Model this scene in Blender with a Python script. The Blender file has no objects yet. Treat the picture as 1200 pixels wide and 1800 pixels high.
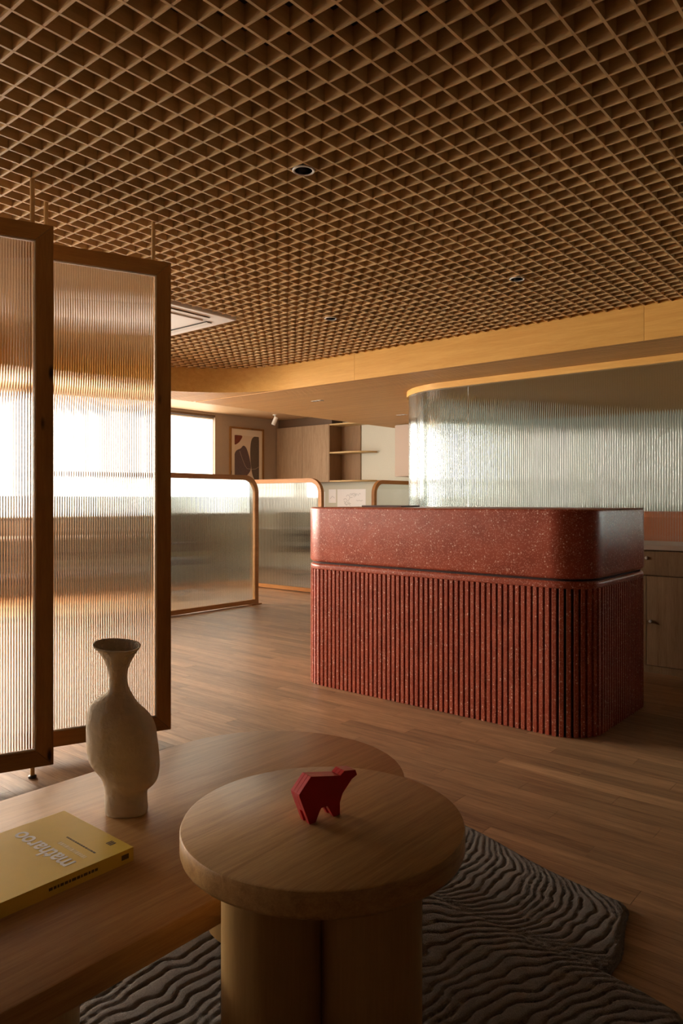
import bpy, bmesh, math, random
import numpy as np
from mathutils import Vector, Matrix
from mathutils import noise as mnoise

random.seed(7)
scene = bpy.context.scene
COL = scene.collection
PI = math.pi

# ------------------------------------------------------------------ camera, world, exposure
# room axes: x runs along the counter front, y along the window wall; the camera is turned 40 degrees from them
YAW = math.radians(40.0)
CAM_H = 1.2
FPX = 1280.0            # focal length in pixels of the 1200 x 1800 frame
cam_d = bpy.data.cameras.new('camera')
cam_d.sensor_fit = 'HORIZONTAL'
cam_d.sensor_width = 24.0
cam_d.lens = FPX / 1200.0 * 24.0
cam_d.shift_y = -20.0 / 1200.0
cam_d.clip_start = 0.05
cam = bpy.data.objects.new('camera', cam_d)
cam.location = (0, 0, CAM_H)
cam.rotation_euler = (PI / 2, 0, YAW)
COL.objects.link(cam)
scene.camera = cam

world = bpy.data.worlds.new('world')
scene.world = world
world.use_nodes = True
world.node_tree.nodes['Background'].inputs[0].default_value = (0.75, 0.85, 1.0, 1)
world.node_tree.nodes['Background'].inputs[1].default_value = 0.3

WINDOW_LIGHT = 16.5       # the unseen near windows of the window wall, boosted to light the room
WINDOW_COLOR = (1.0, 0.92, 0.80)
BAY_LIGHT = 1.9          # the two far windows beside the print, dimmed so their blinds do not burn out
MEETING_FILL = 5.0      # glow of an unseen window added to light the meeting room
FRONT_FILL = 1.7        # fill light from added, unseen windows behind the camera
MEETING_COLOR = (0.93, 1.0, 0.95)

vs = scene.view_settings
vs.view_transform = 'Standard'
vs.look = 'None'
vs.exposure = 1.72
vs.gamma = 1.0
vs.use_curve_mapping = False
cy = scene.cycles
cy.max_bounces = 12
cy.diffuse_bounces = 5
cy.glossy_bounces = 4
cy.transmission_bounces = 12
cy.transparent_max_bounces = 8
cy.sample_clamp_indirect = 2.0
cy.use_denoising = True


def cam2room(X, D):
    """point X right of and D ahead of the camera -> room x, y"""
    c, s = math.cos(YAW), math.sin(YAW)
    return X * c - D * s, X * s + D * c


# ------------------------------------------------------------------ materials
def new_mat(name):
    m = bpy.data.materials.new(name)
    m.use_nodes = True
    nt = m.node_tree
    return m, nt, nt.nodes['Principled BSDF']


def node(nt, typ, **kw):
    n = nt.nodes.new(typ)
    for k, v in kw.items():
        if k.startswith('i_'):
            n.inputs[k[2:].replace('_', ' ')].default_value = v
        else:
            setattr(n, k, v)
    return n


def ramp(nt, fac, stops):
    r = node(nt, 'ShaderNodeValToRGB')
    el = r.color_ramp.elements
    while len(el) < len(stops):
        el.new(0.5)
    for e, (p, c) in zip(el, stops):
        e.position = p
        e.color = (c[0], c[1], c[2], 1)
    nt.links.new(fac, r.inputs[0])
    return r.outputs[0]


def plain(name, col, rough=0.6, metal=0.0, bump=0.0, bscale=200.0, var=0.0, coat=0.0):
    m, nt, p = new_mat(name)
    p.inputs['Roughness'].default_value = rough
    p.inputs['Metallic'].default_value = metal
    p.inputs['Coat Weight'].default_value = coat
    tc = node(nt, 'ShaderNodeTexCoord')
    n = node(nt, 'ShaderNodeTexNoise', i_Scale=bscale, i_Detail=4.0)
    nt.links.new(tc.outputs['Object'], n.inputs['Vector'])
    k = 1.0 - var
    c = ramp(nt, n.outputs['Fac'], [(0.3, [x * k for x in col]), (0.7, [min(1, x * (1 + var)) for x in col])])
    nt.links.new(c, p.inputs['Base Color'])
    if bump:
        b = node(nt, 'ShaderNodeBump', i_Strength=bump, i_Distance=0.01)
        nt.links.new(n.outputs['Fac'], b.inputs['Height'])
        nt.links.new(b.outputs['Normal'], p.inputs['Normal'])
    return m


def wood(name, dark, light, axis='X', rough=0.4, grain=1.0, stretch=14.0, vary=0.0, bump=0.15, scale=6.0, coat=0.0, spec=0.2, knots=False):
    """timber with grain running along the given object axis"""
    m, nt, p = new_mat(name)
    L = nt.links
    tc = node(nt, 'ShaderNodeTexCoord')
    oi = node(nt, 'ShaderNodeObjectInfo')
    gi = node(nt, 'ShaderNodeNewGeometry')
    add = node(nt, 'ShaderNodeMath', operation='ADD')
    L.new(oi.outputs['Random'], add.inputs[0])
    L.new(gi.outputs['Random Per Island'], add.inputs[1])
    fr = node(nt, 'ShaderNodeMath', operation='FRACT')
    L.new(add.outputs[0], fr.inputs[0])
    mul = node(nt, 'ShaderNodeMath', operation='MULTIPLY')
    mul.inputs[1].default_value = 37.0 if vary else 0.0
    L.new(fr.outputs[0], mul.inputs[0])
    off = node(nt, 'ShaderNodeVectorMath', operation='ADD')
    L.new(tc.outputs['Object'], off.inputs[0])
    L.new(mul.outputs[0], off.inputs[1])
    mp = node(nt, 'ShaderNodeMapping')
    sc = {'X': (1, stretch, stretch), 'Y': (stretch, 1, stretch), 'Z': (stretch, stretch, 1)}[axis]
    mp.inputs['Scale'].default_value = sc
    L.new(off.outputs[0], mp.inputs['Vector'])
    n1 = node(nt, 'ShaderNodeTexNoise', i_Scale=scale * 0.35, i_Detail=5.0, i_Roughness=0.6, i_Distortion=0.6)
    n2 = node(nt, 'ShaderNodeTexNoise', i_Scale=scale * 2.2, i_Detail=6.0, i_Roughness=0.7)
    L.new(mp.outputs[0], n1.inputs['Vector'])
    L.new(mp.outputs[0], n2.inputs['Vector'])
    mx = node(nt, 'ShaderNodeMix', data_type='FLOAT')
    mx.inputs[0].default_value = 0.45
    L.new(n1.outputs['Fac'], mx.inputs[2])
    L.new(n2.outputs['Fac'], mx.inputs[3])
    h = 0.18 / max(grain, 0.01)
    c = ramp(nt, mx.outputs[0], [(max(0, 0.5 - h), dark), (min(1, 0.5 + h), light)])
    if vary:
        hv = node(nt, 'ShaderNodeHueSaturation')
        mr = node(nt, 'ShaderNodeMapRange')
        mr.inputs['To Min'].default_value = 1 - vary
        mr.inputs['To Max'].default_value = 1 + vary
        L.new(fr.outputs[0], mr.inputs['Value'])
        L.new(mr.outputs[0], hv.inputs['Value'])
        L.new(c, hv.inputs['Color'])
        c = hv.outputs[0]
    if knots:
        mk = node(nt, 'ShaderNodeMapping')
        mk.inputs['Scale'].default_value = (5.0, 5.0, 1.6)
        L.new(off.outputs[0], mk.inputs['Vector'])
        vo = node(nt, 'ShaderNodeTexVoronoi', i_Scale=2.0)
        L.new(mk.outputs[0], vo.inputs['Vector'])
        kc = ramp(nt, vo.outputs['Distance'], [(0.05, (0.07, 0.05, 0.04)), (0.13, (1, 1, 1))])
        km = node(nt, 'ShaderNodeMix', data_type='RGBA', blend_type='MULTIPLY')
        km.inputs[0].default_value = 1.0
        L.new(c, km.inputs[6])
        L.new(kc, km.inputs[7])
        c = km.outputs[2]
    L.new(c, p.inputs['Base Color'])
    p.inputs['Roughness'].default_value = rough
    p.inputs['Coat Weight'].default_value = coat
    p.inputs['Specular IOR Level'].default_value = spec
    if bump:
        b = node(nt, 'ShaderNodeBump', i_Strength=bump, i_Distance=0.004)
        L.new(n2.outputs['Fac'], b.inputs['Height'])
        L.new(b.outputs['Normal'], p.inputs['Normal'])
    return m


def terrazzo(name):
    m, nt, p = new_mat(name)
    L = nt.links
    tc = node(nt, 'ShaderNodeNewGeometry')
    n = node(nt, 'ShaderNodeTexNoise', i_Scale=9.0, i_Detail=5.0)
    L.new(tc.outputs['Position'], n.inputs['Vector'])
    base = ramp(nt, n.outputs['Fac'], [(0.3, (0.28, 0.053, 0.027)), (0.7, (0.385, 0.082, 0.043))])
    cur = base
    for sc, thr, col, w in ((110, 0.55, (0.47, 0.135, 0.085), 0.32), (150, 0.66, (0.60, 0.29, 0.21), 0.27), (75, 0.84, (0.70, 0.44, 0.34), 0.22)):
        v = node(nt, 'ShaderNodeTexVoronoi', i_Scale=float(sc), i_Randomness=1.0)
        L.new(tc.outputs['Position'], v.inputs['Vector'])
        sep = node(nt, 'ShaderNodeSeparateColor')
        L.new(v.outputs['Color'], sep.inputs[0])
        g1 = node(nt, 'ShaderNodeMath', operation='GREATER_THAN')
        g1.inputs[1].default_value = thr
        L.new(sep.outputs[0], g1.inputs[0])
        g2 = node(nt, 'ShaderNodeMath', operation='LESS_THAN')
        g2.inputs[1].default_value = w + 0.08
        L.new(v.outputs['Distance'], g2.inputs[0])
        g = node(nt, 'ShaderNodeMath', operation='MULTIPLY')
        L.new(g1.outputs[0], g.inputs[0])
        L.new(g2.outputs[0], g.inputs[1])
        mx = node(nt, 'ShaderNodeMix', data_type='RGBA')
        L.new(g.outputs[0], mx.inputs[0])
        L.new(cur, mx.inputs[6])
        mx.inputs[7].default_value = (*col, 1)
        cur = mx.outputs[2]
    L.new(cur, p.inputs['Base Color'])
    p.inputs['Roughness'].default_value = 0.34
    p.inputs['Specular IOR Level'].default_value = 0.3
    return m


def glass(name, col=(1, 1, 1), rough=0.0, ior=1.45):
    m, nt, p = new_mat(name)
    p.inputs['Base Color'].default_value = (*col, 1)
    p.inputs['Transmission Weight'].default_value = 1.0
    p.inputs['Roughness'].default_value = rough
    p.inputs['IOR'].default_value = ior
    return m


def glow(name, col, strength):
    m, nt, p = new_mat(name)
    tc = node(nt, 'ShaderNodeTexCoord')
    n = node(nt, 'ShaderNodeTexNoise', i_Scale=1.2, i_Detail=2.0)
    nt.links.new(tc.outputs['Object'], n.inputs['Vector'])
    c = ramp(nt, n.outputs['Fac'], [(0.35, [x * 0.9 for x in col]), (0.65, col)])
    nt.links.new(c, p.inputs['Emission Color'])
    p.inputs['Base Color'].default_value = (0.8, 0.78, 0.74, 1)
    p.inputs['Emission Strength'].default_value = strength
    p.inputs['Roughness'].default_value = 0.8
    return m


M = {}
M['floor'] = wood('floor_oak', (0.185, 0.095, 0.044), (0.43, 0.255, 0.13), 'X', grain=1.4, rough=0.40, vary=0.2, stretch=16, scale=5, spec=0.5)
M['floor_base'] = plain('floor_base', (0.05, 0.028, 0.015), 0.8)
M['lattice'] = wood('lattice_ash', (0.49, 0.315, 0.14), (0.65, 0.455, 0.235), 'X', rough=0.5, vary=0.10, stretch=10)
M['lattice_y'] = wood('lattice_ash_cross', (0.49, 0.315, 0.14), (0.65, 0.455, 0.235), 'Y', rough=0.5, vary=0.10, stretch=10)
M['dark_ceiling'] = plain('dark_ceiling', (0.035, 0.022, 0.014), 0.9)
M['fascia'] = wood('honey_veneer', (0.52, 0.26, 0.06), (0.68, 0.385, 0.105), 'X', rough=0.4, stretch=18, scale=4, vary=0.06)
M['soffit'] = wood('soffit_wood', (0.38, 0.19, 0.058), (0.50, 0.27, 0.09), 'X', rough=0.5, stretch=16, vary=0.08)
M['far_ceiling'] = wood('far_ceiling_wood', (0.50, 0.30, 0.15), (0.60, 0.38, 0.20), 'Y', rough=0.5, stretch=12)
M['frame'] = wood('panel_frame_oak', (0.20, 0.09, 0.025), (0.33, 0.16, 0.045), 'Z', rough=0.45, stretch=12, vary=0.12, scale=5, knots=True)
M['frame_x'] = wood('panel_rail_oak', (0.20, 0.09, 0.025), (0.33, 0.16, 0.045), 'X', rough=0.45, stretch=12, vary=0.12, scale=5)
M['screen_frame'] = wood('screen_frame_oak', (0.30, 0.13, 0.04), (0.46, 0.22, 0.075), 'X', rough=0.45, stretch=10, scale=5)
M['table'] = wood('table_oak', (0.42, 0.215, 0.075), (0.60, 0.35, 0.14), 'Y', grain=1.5, rough=0.36, stretch=22, scale=7, bump=0.08, spec=0.5)
M['table_edge'] = wood('table_edge_oak', (0.33, 0.18, 0.06), (0.47, 0.28, 0.10), 'X', rough=0.38, stretch=4, scale=9, bump=0.08)
M['stool'] = wood('side_table_oak', (0.36, 0.195, 0.068), (0.56, 0.335, 0.13), 'Y', grain=1.6, rough=0.36, stretch=24, scale=7, bump=0.1, spec=0.4)
M['column'] = wood('column_oak', (0.36, 0.21, 0.075), (0.48, 0.30, 0.115), 'Z', rough=0.42, stretch=16, scale=6, bump=0.1)
M['cab'] = wood('cabinet_walnut', (0.19, 0.105, 0.05), (0.34, 0.215, 0.115), 'Z', rough=0.45, stretch=12, scale=5, vary=0.10)
M['cab_pale'] = wood('cabinet_pale_oak', (0.24, 0.15, 0.085), (0.43, 0.30, 0.185), 'Z', rough=0.45, stretch=16, scale=6, vary=0.06)
M['cab_dark'] = wood('cabinet_inside', (0.20, 0.115, 0.055), (0.30, 0.18, 0.095), 'Z', rough=0.5, stretch=12, scale=5)
M['shelf'] = wood('shelf_oak', (0.45, 0.30, 0.12), (0.60, 0.42, 0.2), 'X', rough=0.45, stretch=12)
M['plaster'] = plain('wall_plaster', (0.40, 0.31, 0.235), 0.85, bump=0.05, bscale=60, var=0.03)
M['plaster_white'] = plain('wall_plaster_white', (0.58, 0.57, 0.48), 0.85, bump=0.05, bscale=60, var=0.03)
M['plaster_dim'] = plain('wall_brown_render', (0.10, 0.06, 0.035), 0.85, bump=0.05, bscale=60, var=0.03)
M['terrazzo'] = terrazzo('red_terrazzo')
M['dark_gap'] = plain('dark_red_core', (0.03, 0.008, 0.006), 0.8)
M['glass'] = glass('reeded_clear_glass', (1.0, 0.99, 0.97), 0.02)
M['glass_green'] = glass('reeded_green_glass', (0.87, 0.955, 0.935), 0.05)
M['bead'] = plain('glazing_bead_cream', (0.75, 0.71, 0.60), 0.35)
M['brass'] = plain('brushed_brass', (0.50, 0.33, 0.14), 0.35, metal=1.0)
M['rod'] = plain('timber_rod_lacquer', (0.46, 0.27, 0.10), 0.45, bump=0.05)
M['blind'] = glow('roller_blind_daylight', WINDOW_COLOR, WINDOW_LIGHT)
M['blind_bay'] = glow('shaded_blind_daylight', WINDOW_COLOR, BAY_LIGHT)
M['blind_front'] = glow('lowered_blind_daylight', WINDOW_COLOR, FRONT_FILL)
M['meet_win'] = glow('meeting_window_daylight', MEETING_COLOR, MEETING_FILL)
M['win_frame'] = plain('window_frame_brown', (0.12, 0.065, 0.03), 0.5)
M['white'] = plain('white_plastic', (0.80, 0.77, 0.71), 0.4)
M['slot'] = plain('dark_slot', (0.02, 0.018, 0.016), 0.6)
M['louver'] = plain('white_louver', (0.70, 0.67, 0.61), 0.45)
M['silver'] = plain('silver_rim', (0.62, 0.60, 0.56), 0.35)
M['reflector'] = plain('dark_mirror_reflector', (0.09, 0.09, 0.095), 0.12, metal=1.0)
M['vase'] = plain('raw_ceramic', (0.68, 0.57, 0.42), 0.75, bump=0.55, bscale=38, var=0.06)
M['bear'] = plain('red_lacquer', (0.55, 0.008, 0.016), 0.32, coat=0.3)
M['book'] = plain('yellow_cover', (0.72, 0.50, 0.075), 0.33, var=0.03, bscale=20)
M['paper'] = plain('page_edges', (0.75, 0.66, 0.45), 0.8, var=0.08, bscale=400)
M['ink_white'] = plain('white_print', (0.85, 0.83, 0.78), 0.5)
M['ink_dark'] = plain('dark_print', (0.10, 0.065, 0.02), 0.6)
M['ink_pale'] = plain('pale_print', (0.80, 0.66, 0.33), 0.5)
M['desk_white'] = plain('desk_laminate', (0.70, 0.70, 0.67), 0.4)
M['grey_fabric'] = plain('grey_green_fabric', (0.20, 0.225, 0.205), 0.9, bump=0.2, bscale=300, var=0.1)
M['black'] = plain('black_upholstery', (0.02, 0.02, 0.022), 0.6, bump=0.2, bscale=300)
M['dark_metal'] = plain('dark_metal', (0.06, 0.06, 0.06), 0.4, metal=0.6)
M['taupe'] = plain('taupe_laminate', (0.42, 0.31, 0.235), 0.6)
M['orange'] = plain('terracotta_fabric', (0.58, 0.17, 0.075), 0.9, bump=0.2, bscale=250, var=0.08)
M['art_paper'] = plain('art_paper', (0.72, 0.58, 0.45), 0.8)
M['art_mount'] = plain('art_mount', (0.78, 0.68, 0.56), 0.8)
M['art_mauve'] = plain('art_mauve', (0.115, 0.075, 0.075), 0.8, var=0.06, bscale=30)
M['art_olive'] = plain('art_olive', (0.115, 0.085, 0.065), 0.8, var=0.06, bscale=30)
M['art_rust'] = plain('art_rust', (0.16, 0.03, 0.012), 0.8, var=0.2, bscale=25)
M['art_line'] = plain('art_line', (0.42, 0.33, 0.28), 0.8)
M['sketch'] = plain('drawing_sheet', (0.84, 0.83, 0.84), 0.8)
M['sketch_ink'] = plain('pencil_lines', (0.22, 0.22, 0.25), 0.8)


# ------------------------------------------------------------------ mesh helpers
class MB:
    def __init__(self):
        self.v, self.f = [], []

    def add(self, verts, faces):
        o = len(self.v)
        self.v += [tuple(p) for p in verts]
        self.f += [tuple(i + o for i in f) for f in faces]
        return self

    def box(self, x0, x1, y0, y1, z0, z1):
        v = [(x, y, z) for z in (z0, z1) for y in (y0, y1) for x in (x0, x1)]
        return self.add(v, [(0, 2, 3, 1), (4, 5, 7, 6), (0, 1, 5, 4), (2, 6, 7, 3), (0, 4, 6, 2), (1, 3, 7, 5)])

    def prism(self, poly, z0, z1):
        n = len(poly)
        a = sum(poly[i][0] * poly[(i + 1) % n][1] - poly[(i + 1) % n][0] * poly[i][1] for i in range(n))
        if a < 0:
            poly = poly[::-1]
        v = [(p[0], p[1], z0) for p in poly] + [(p[0], p[1], z1) for p in poly]
        f = [tuple(range(n - 1, -1, -1)), tuple(range(n, 2 * n))]
        f += [(i, (i + 1) % n, n + (i + 1) % n, n + i) for i in range(n)]
        return self.add(v, f)

    def prism_axis(self, poly, a0, a1, axis):
        """extrude a 2-D outline along x or y; outline is (other horizontal axis, z)"""
        m = MB().prism(poly, a0, a1)
        if axis == 'y':
            v = [(p[0], p[2], p[1]) for p in m.v]
            f = [t[::-1] for t in m.f]
        else:
            v = [(p[2], p[0], p[1]) for p in m.v]
            f = m.f
        return self.add(v, f)

    def lathe(self, prof, seg=32, cx=0, cy=0, cap=True):
        n = len(prof)
        v = []
        for k in range(seg):
            a = 2 * PI * k / seg
            v += [(cx + r * math.cos(a), cy + r * math.sin(a), z) for r, z in prof]
        f = []
        for k in range(seg):
            k2 = (k + 1) % seg
            for i in range(n - 1):
                f.append((k * n + i, k2 * n + i, k2 * n + i + 1, k * n + i + 1))
        if cap:
            f.append(tuple(k * n for k in range(seg - 1, -1, -1)))
            f.append(tuple(k * n + n - 1 for k in range(seg)))
        return self.add(v, f)

    def sweep(self, path, hw, hd, plane_n, closed=False):
        """rectangular section swept along a path in a vertical plane; plane_n = the plane's horizontal normal"""
        n = len(path)
        N = Vector(plane_n)
        rings = []
        for i, p in enumerate(path):
            p = Vector(p)
            a = Vector(path[(i - 1) % n]) if (i > 0 or closed) else p
            b = Vector(path[(i + 1) % n]) if (i < n - 1 or closed) else p
            t = (b - a).normalized()
            s = t.cross(N).normalized()
            # keep the width through corners
            if 0 < i < n - 1 or closed:
                t1 = (p - a).normalized()
                k = max(0.5, t1.dot(t))
                w = hw / k
            else:
                w = hw
            rings.append([p + s * w + N * hd, p - s * w + N * hd, p - s * w - N * hd, p + s * w - N * hd])
        v = [q for r in rings for q in r]
        f = []
        for i in range(n if closed else n - 1):
            j = (i + 1) % n
            for k in range(4):
                k2 = (k + 1) % 4
                f.append((i * 4 + k, i * 4 + k2, j * 4 + k2, j * 4 + k))
        if not closed:
            f.append((3, 2, 1, 0))
            e = (n - 1) * 4
            f.append((e, e + 1, e + 2, e + 3))
        return self.add(v, f)

    def tube(self, pts, r, seg=8):
        n = len(pts)
        rings = []
        for i, p in enumerate(pts):
            p = Vector(p)
            a = Vector(pts[max(0, i - 1)])
            b = Vector(pts[min(n - 1, i + 1)])
            t = (b - a).normalized()
            up = Vector((0, 0, 1)) if abs(t.z) < 0.9 else Vector((1, 0, 0))
            s = t.cross(up).normalized()
            u = s.cross(t)
            rings.append([p + (s * math.cos(2 * PI * k / seg) + u * math.sin(2 * PI * k / seg)) * r for k in range(seg)])
        v = [q for rr in rings for q in rr]
        f = [(i * seg + k, i * seg + (k + 1) % seg, (i + 1) * seg + (k + 1) % seg, (i + 1) * seg + k) for i in range(n - 1) for k in range(seg)]
        f += [tuple(range(seg - 1, -1, -1)), tuple((n - 1) * seg + k for k in range(seg))]
        return self.add(v, f)

    def mesh(self, name, mat, smooth=False, bevel=0.0, bseg=2):
        me = bpy.data.meshes.new(name)
        me.from_pydata(self.v, [], self.f)
        bm = bmesh.new()
        bm.from_mesh(me)
        bmesh.ops.recalc_face_normals(bm, faces=bm.faces)
        if bevel:
            es = [e for e in bm.edges if len(e.link_faces) == 2 and e.calc_face_angle(0) > 0.5]
            bmesh.ops.bevel(bm, geom=es, offset=bevel, segments=bseg, affect='EDGES', profile=0.5, clamp_overlap=True)
        bm.to_mesh(me)
        bm.free()
        me.materials.append(mat)
        if smooth:
            me.polygons.foreach_set('use_smooth', [True] * len(me.polygons))
            if smooth != 'all':
                me.set_sharp_from_angle(angle=math.radians(smooth if smooth is not True else 35))
        me.update()
        return me

    def build(self, name, mat, parent=None, smooth=False, bevel=0.0, bseg=2, loc=None):
        return link(name, self.mesh(name, mat, smooth, bevel, bseg), parent, loc)


def link(name, me, parent=None, loc=None, rotz=0.0):
    o = bpy.data.objects.new(name, me)
    COL.objects.link(o)
    if parent is not None:
        o.parent = parent
    if loc is not None:
        o.location = loc
    if rotz:
        o.rotation_euler = (0, 0, rotz)
    return o


def empty(name, loc=(0, 0, 0), rotz=0.0):
    o = bpy.data.objects.new(name, None)
    o.empty_display_size = 0.1
    COL.objects.link(o)
    o.location = loc
    o.rotation_euler = (0, 0, rotz)
    return o


def tag(o, label, cat, group=None):
    o['label'] = label
    o['category'] = cat
    if group:
        o['group'] = group
    return o


def structure(o, label=None):
    o['kind'] = 'structure'
    if label:
        o['label'] = label
    return o


def stuff(o):
    o['kind'] = 'stuff'
    return o


def reeded(path, z0, ztop, thick, pitch, amp, seg=8, steep=False):
    """glass sheet: flat on one side, convex vertical flutes on the other.
    path(s) -> (x, y, nx, ny) for s in 0..length; ztop(s) -> height of the top edge"""
    fn, length = path
    n = max(1, round(length / pitch))
    cols = n * seg + 1
    v, f = [], []
    for i in range(cols):
        s = length * i / (cols - 1)
        t = (i % seg) / seg
        d = amp * (math.sqrt(1 - (2 * t - 1) ** 2) if steep else 1 - (2 * t - 1) ** 2)
        x, y, nx, ny = fn(s)
        zt = ztop(s) if callable(ztop) else ztop
        a = (x + nx * (thick / 2 + d), y + ny * (thick / 2 + d))
        b = (x - nx * thick / 2, y - ny * thick / 2)
        v += [(a[0], a[1], z0), (a[0], a[1], zt), (b[0], b[1], z0), (b[0], b[1], zt)]
    for i in range(cols - 1):
        p, q = 4 * i, 4 * i + 4
        f += [(p, q, q + 1, p + 1), (p + 2, p + 3, q + 3, q + 2), (p + 1, q + 1, q + 3, p + 3), (p, p + 2, q + 2, q)]
    f += [(0, 1, 3, 2), (4 * cols - 4, 4 * cols - 2, 4 * cols - 1, 4 * cols - 3)]
    m = MB()
    m.add(v, f)
    return m


def line_path(x0, y0, x1, y1, flip=1):
    L = math.hypot(x1 - x0, y1 - y0)
    dx, dy = (x1 - x0) / L, (y1 - y0) / L
    return (lambda s: (x0 + dx * s, y0 + dy * s, -dy * flip, dx * flip)), L


def arc_path(cx, cy, r, a0, a1, flip=1):
    L = abs(a1 - a0) * r

    def fn(s):
        a = a0 + (a1 - a0) * s / L
        return cx + r * math.cos(a), cy + r * math.sin(a), math.cos(a) * flip, math.sin(a) * flip
    return fn, L


# ------------------------------------------------------------------ the setting
XL, XR = -9.54, 3.2           # window wall, far right wall
YF, YB = -2.3, 9.85           # wall behind the camera, back wall
ZG, ZS, ZC = 2.592, 2.355, 2.70   # lattice underside, soffit underside, upper ceiling

# floor: a dark sub-floor with planks laid along x
floor = structure(MB().box(XL, XR, YF, YB, -0.05, -0.008).build('floor', M['floor_base']), 'brown oak plank floor')
PW, PL = 0.098, 0.92
plank_me = MB().box(-PL / 2 + 0.0006, PL / 2 - 0.0006, -PW / 2 + 0.0005, PW / 2 - 0.0005, -0.008, 0).mesh('plank', M['floor'])
cand = []
rows = int((YB - YF) / PW) + 1
for r in range(rows):
    y = YF + PW * (r + 0.5)
    if y + PW / 2 > YB:
        continue
    x = XL + PL * (0.5 + ((r * 0.382) % 1.0) - 1.0) + 0.0
    while x - PL / 2 < XR:
        if x - PL / 2 >= XL - 0.001 and x + PL / 2 <= XR + 0.001:
            cx_, cd_ = x * math.cos(YAW) + y * math.sin(YAW), -x * math.sin(YAW) + y * math.cos(YAW)
            vis = cd_ > 1.4 and abs(cx_ / cd_) < 0.53
            hidden = (-1.95 < x < -0.7 and 0.2 < y < 1.8)
            cand.append((cd_ if vis and not hidden else 99 + cd_, x, y))
        else:
            x0, x1 = max(XL, x - PL / 2), min(XR, x + PL / 2)
            if x1 - x0 > 0.02:
                cand.append((999, x, y))
        x += PL
cand.sort()
rest = MB()
for k, (d, x, y) in enumerate(cand):
    if k < 300 and d < 99:
        link('plank', plank_me, floor, (x, y, 0))
    else:
        x0, x1 = max(XL, x - PL / 2 + 0.0006), min(XR, x + PL / 2 - 0.0006)
        rest.box(x0, x1, y - PW / 2 + 0.0005, y + PW / 2 - 0.0005, -0.008, 0)
stuff(rest.build('distant_planks', M['floor'], floor))

# walls
WINS = [(6.15, 8.05), (3.95, 5.85), (1.75, 3.65), (-0.45, 1.45)]
SILL, HEAD = 0.95, 2.64
wl = MB()
T = 0.2
wl.box(XL - T, XL, YF, YB, -0.05, SILL)
wl.box(XL - T, XL, YF, YB, HEAD, ZC)
edges = [YF] + [e for w in sorted(WINS) for e in w] + [YB]
for a, b in zip(edges[::2], edges[1::2]):
    wl.box(XL - T, XL, a, b, SILL, HEAD)
structure(wl.build('wall_left', M['plaster']), 'beige plaster wall with tall blinded windows')
MW0, MW1, MZ0, MZ1 = 6.5, 9.4, 0.95, 2.28
structure(MB().box(XL - T, XR + T, YB, YB + T, -0.05, ZC).build('wall_back', M['plaster_white']), 'off-white back wall behind the upper cabinets')
wr = MB()
wr.box(XR, XR + T, YF, YB, -0.05, MZ0)
wr.box(XR, XR + T, YF, YB, MZ1, ZC)
wr.box(XR, XR + T, YF, MW0, MZ0, MZ1)
wr.box(XR, XR + T, MW1, YB, MZ0, MZ1)
structure(wr.build('wall_right', M['plaster_dim']), 'dark brown rendered wall with the meeting room window')
structure(MB().box(0.955, XR, 6.0, 6.06, 0.0, ZS - 0.011).build('wall_partition', M['plaster_dim']), 'dark brown partition closing the meeting room')  # added out of view, blocks the meeting room glow from the hall
structure(MB().box(-4.62, -4.53, 6.835, YB, 0.0, ZS - 0.011).build('wall_meeting', M['plaster_white']), 'white plaster side wall of the meeting room')
FWINS = [(-8.7, -6.9), (-6.6, -4.8)]  # unseen windows added to throw light from the front left
wf = MB()
wf.box(XL - T, XR + T, YF - T, YF, -0.05, SILL)
wf.box(XL - T, XR + T, YF - T, YF, HEAD, ZC)
edges = [XL - T] + [e for w in FWINS for e in w] + [XR + T]
for a, b in zip(edges[::2], edges[1::2]):
    wf.box(a, b, YF - T, YF, SILL, HEAD)
structure(wf.build('wall_front', M['plaster_dim']), 'brown rendered wall with tall blinded windows')


def make_window(name, y0, y1, label, front=False):
    if front:
        w = structure(empty(name, ((y0 + y1) / 2, YF - 0.1, SILL), PI / 2), label)
    else:
        w = structure(empty(name, (XL - 0.1, (y0 + y1) / 2, SILL)), label)
    hw, h = (y1 - y0) / 2, HEAD - SILL
    for nm, a in (('window_head', (-0.1, 0.105, -hw, hw, h - 0.035, h)), ('window_sill', (-0.1, 0.12, -hw, hw, 0, 0.03))):
        MB().box(*a).build(nm, M['win_frame'], w)
    for s in (-1, 1):
        MB().box(-0.1, 0.0, s * hw - (0.04 if s > 0 else 0), s * hw + (0 if s > 0 else 0.04), 0.03, h - 0.035).build('window_jamb', M['win_frame'], w)
    MB().box(-0.06, -0.02, -0.03, 0.03, 0.03, h - 0.035).build('mullion', M['win_frame'], w)
    MB().box(-0.045, -0.039, -hw + 0.04, hw - 0.04, 0.03, h - 0.035).build('window_pane', M['glass'], w)
    b = MB().box(0.045, 0.049, -hw + 0.012, hw - 0.012, 0.035, h - 0.06).build('roller_blind', M['blind_front' if front else ('blind_bay' if y0 > 3.9 else 'blind')], w)
    MB().lathe([(0.02, -hw + 0.01), (0.02, hw - 0.01)], 12).build('blind_roller', M['white'], b)
    r = b.children[0]
    r.rotation_euler = (PI / 2, 0, 0)
    r.location = (0.047, 0, h - 0.058)
    MB().box(0.04, 0.054, -hw + 0.012, hw - 0.012, 0.03, 0.045).build('hem_bar', M['white'], b)
    return w


for k, (a, b) in enumerate(WINS):
    make_window('window_%d' % (k + 1), a, b, 'tall window with a glowing white roller blind')

for k, (a, b) in enumerate(FWINS):
    make_window('window_%d' % (k + 6), a, b, 'tall window behind the camera with a glowing roller blind', True)

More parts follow.
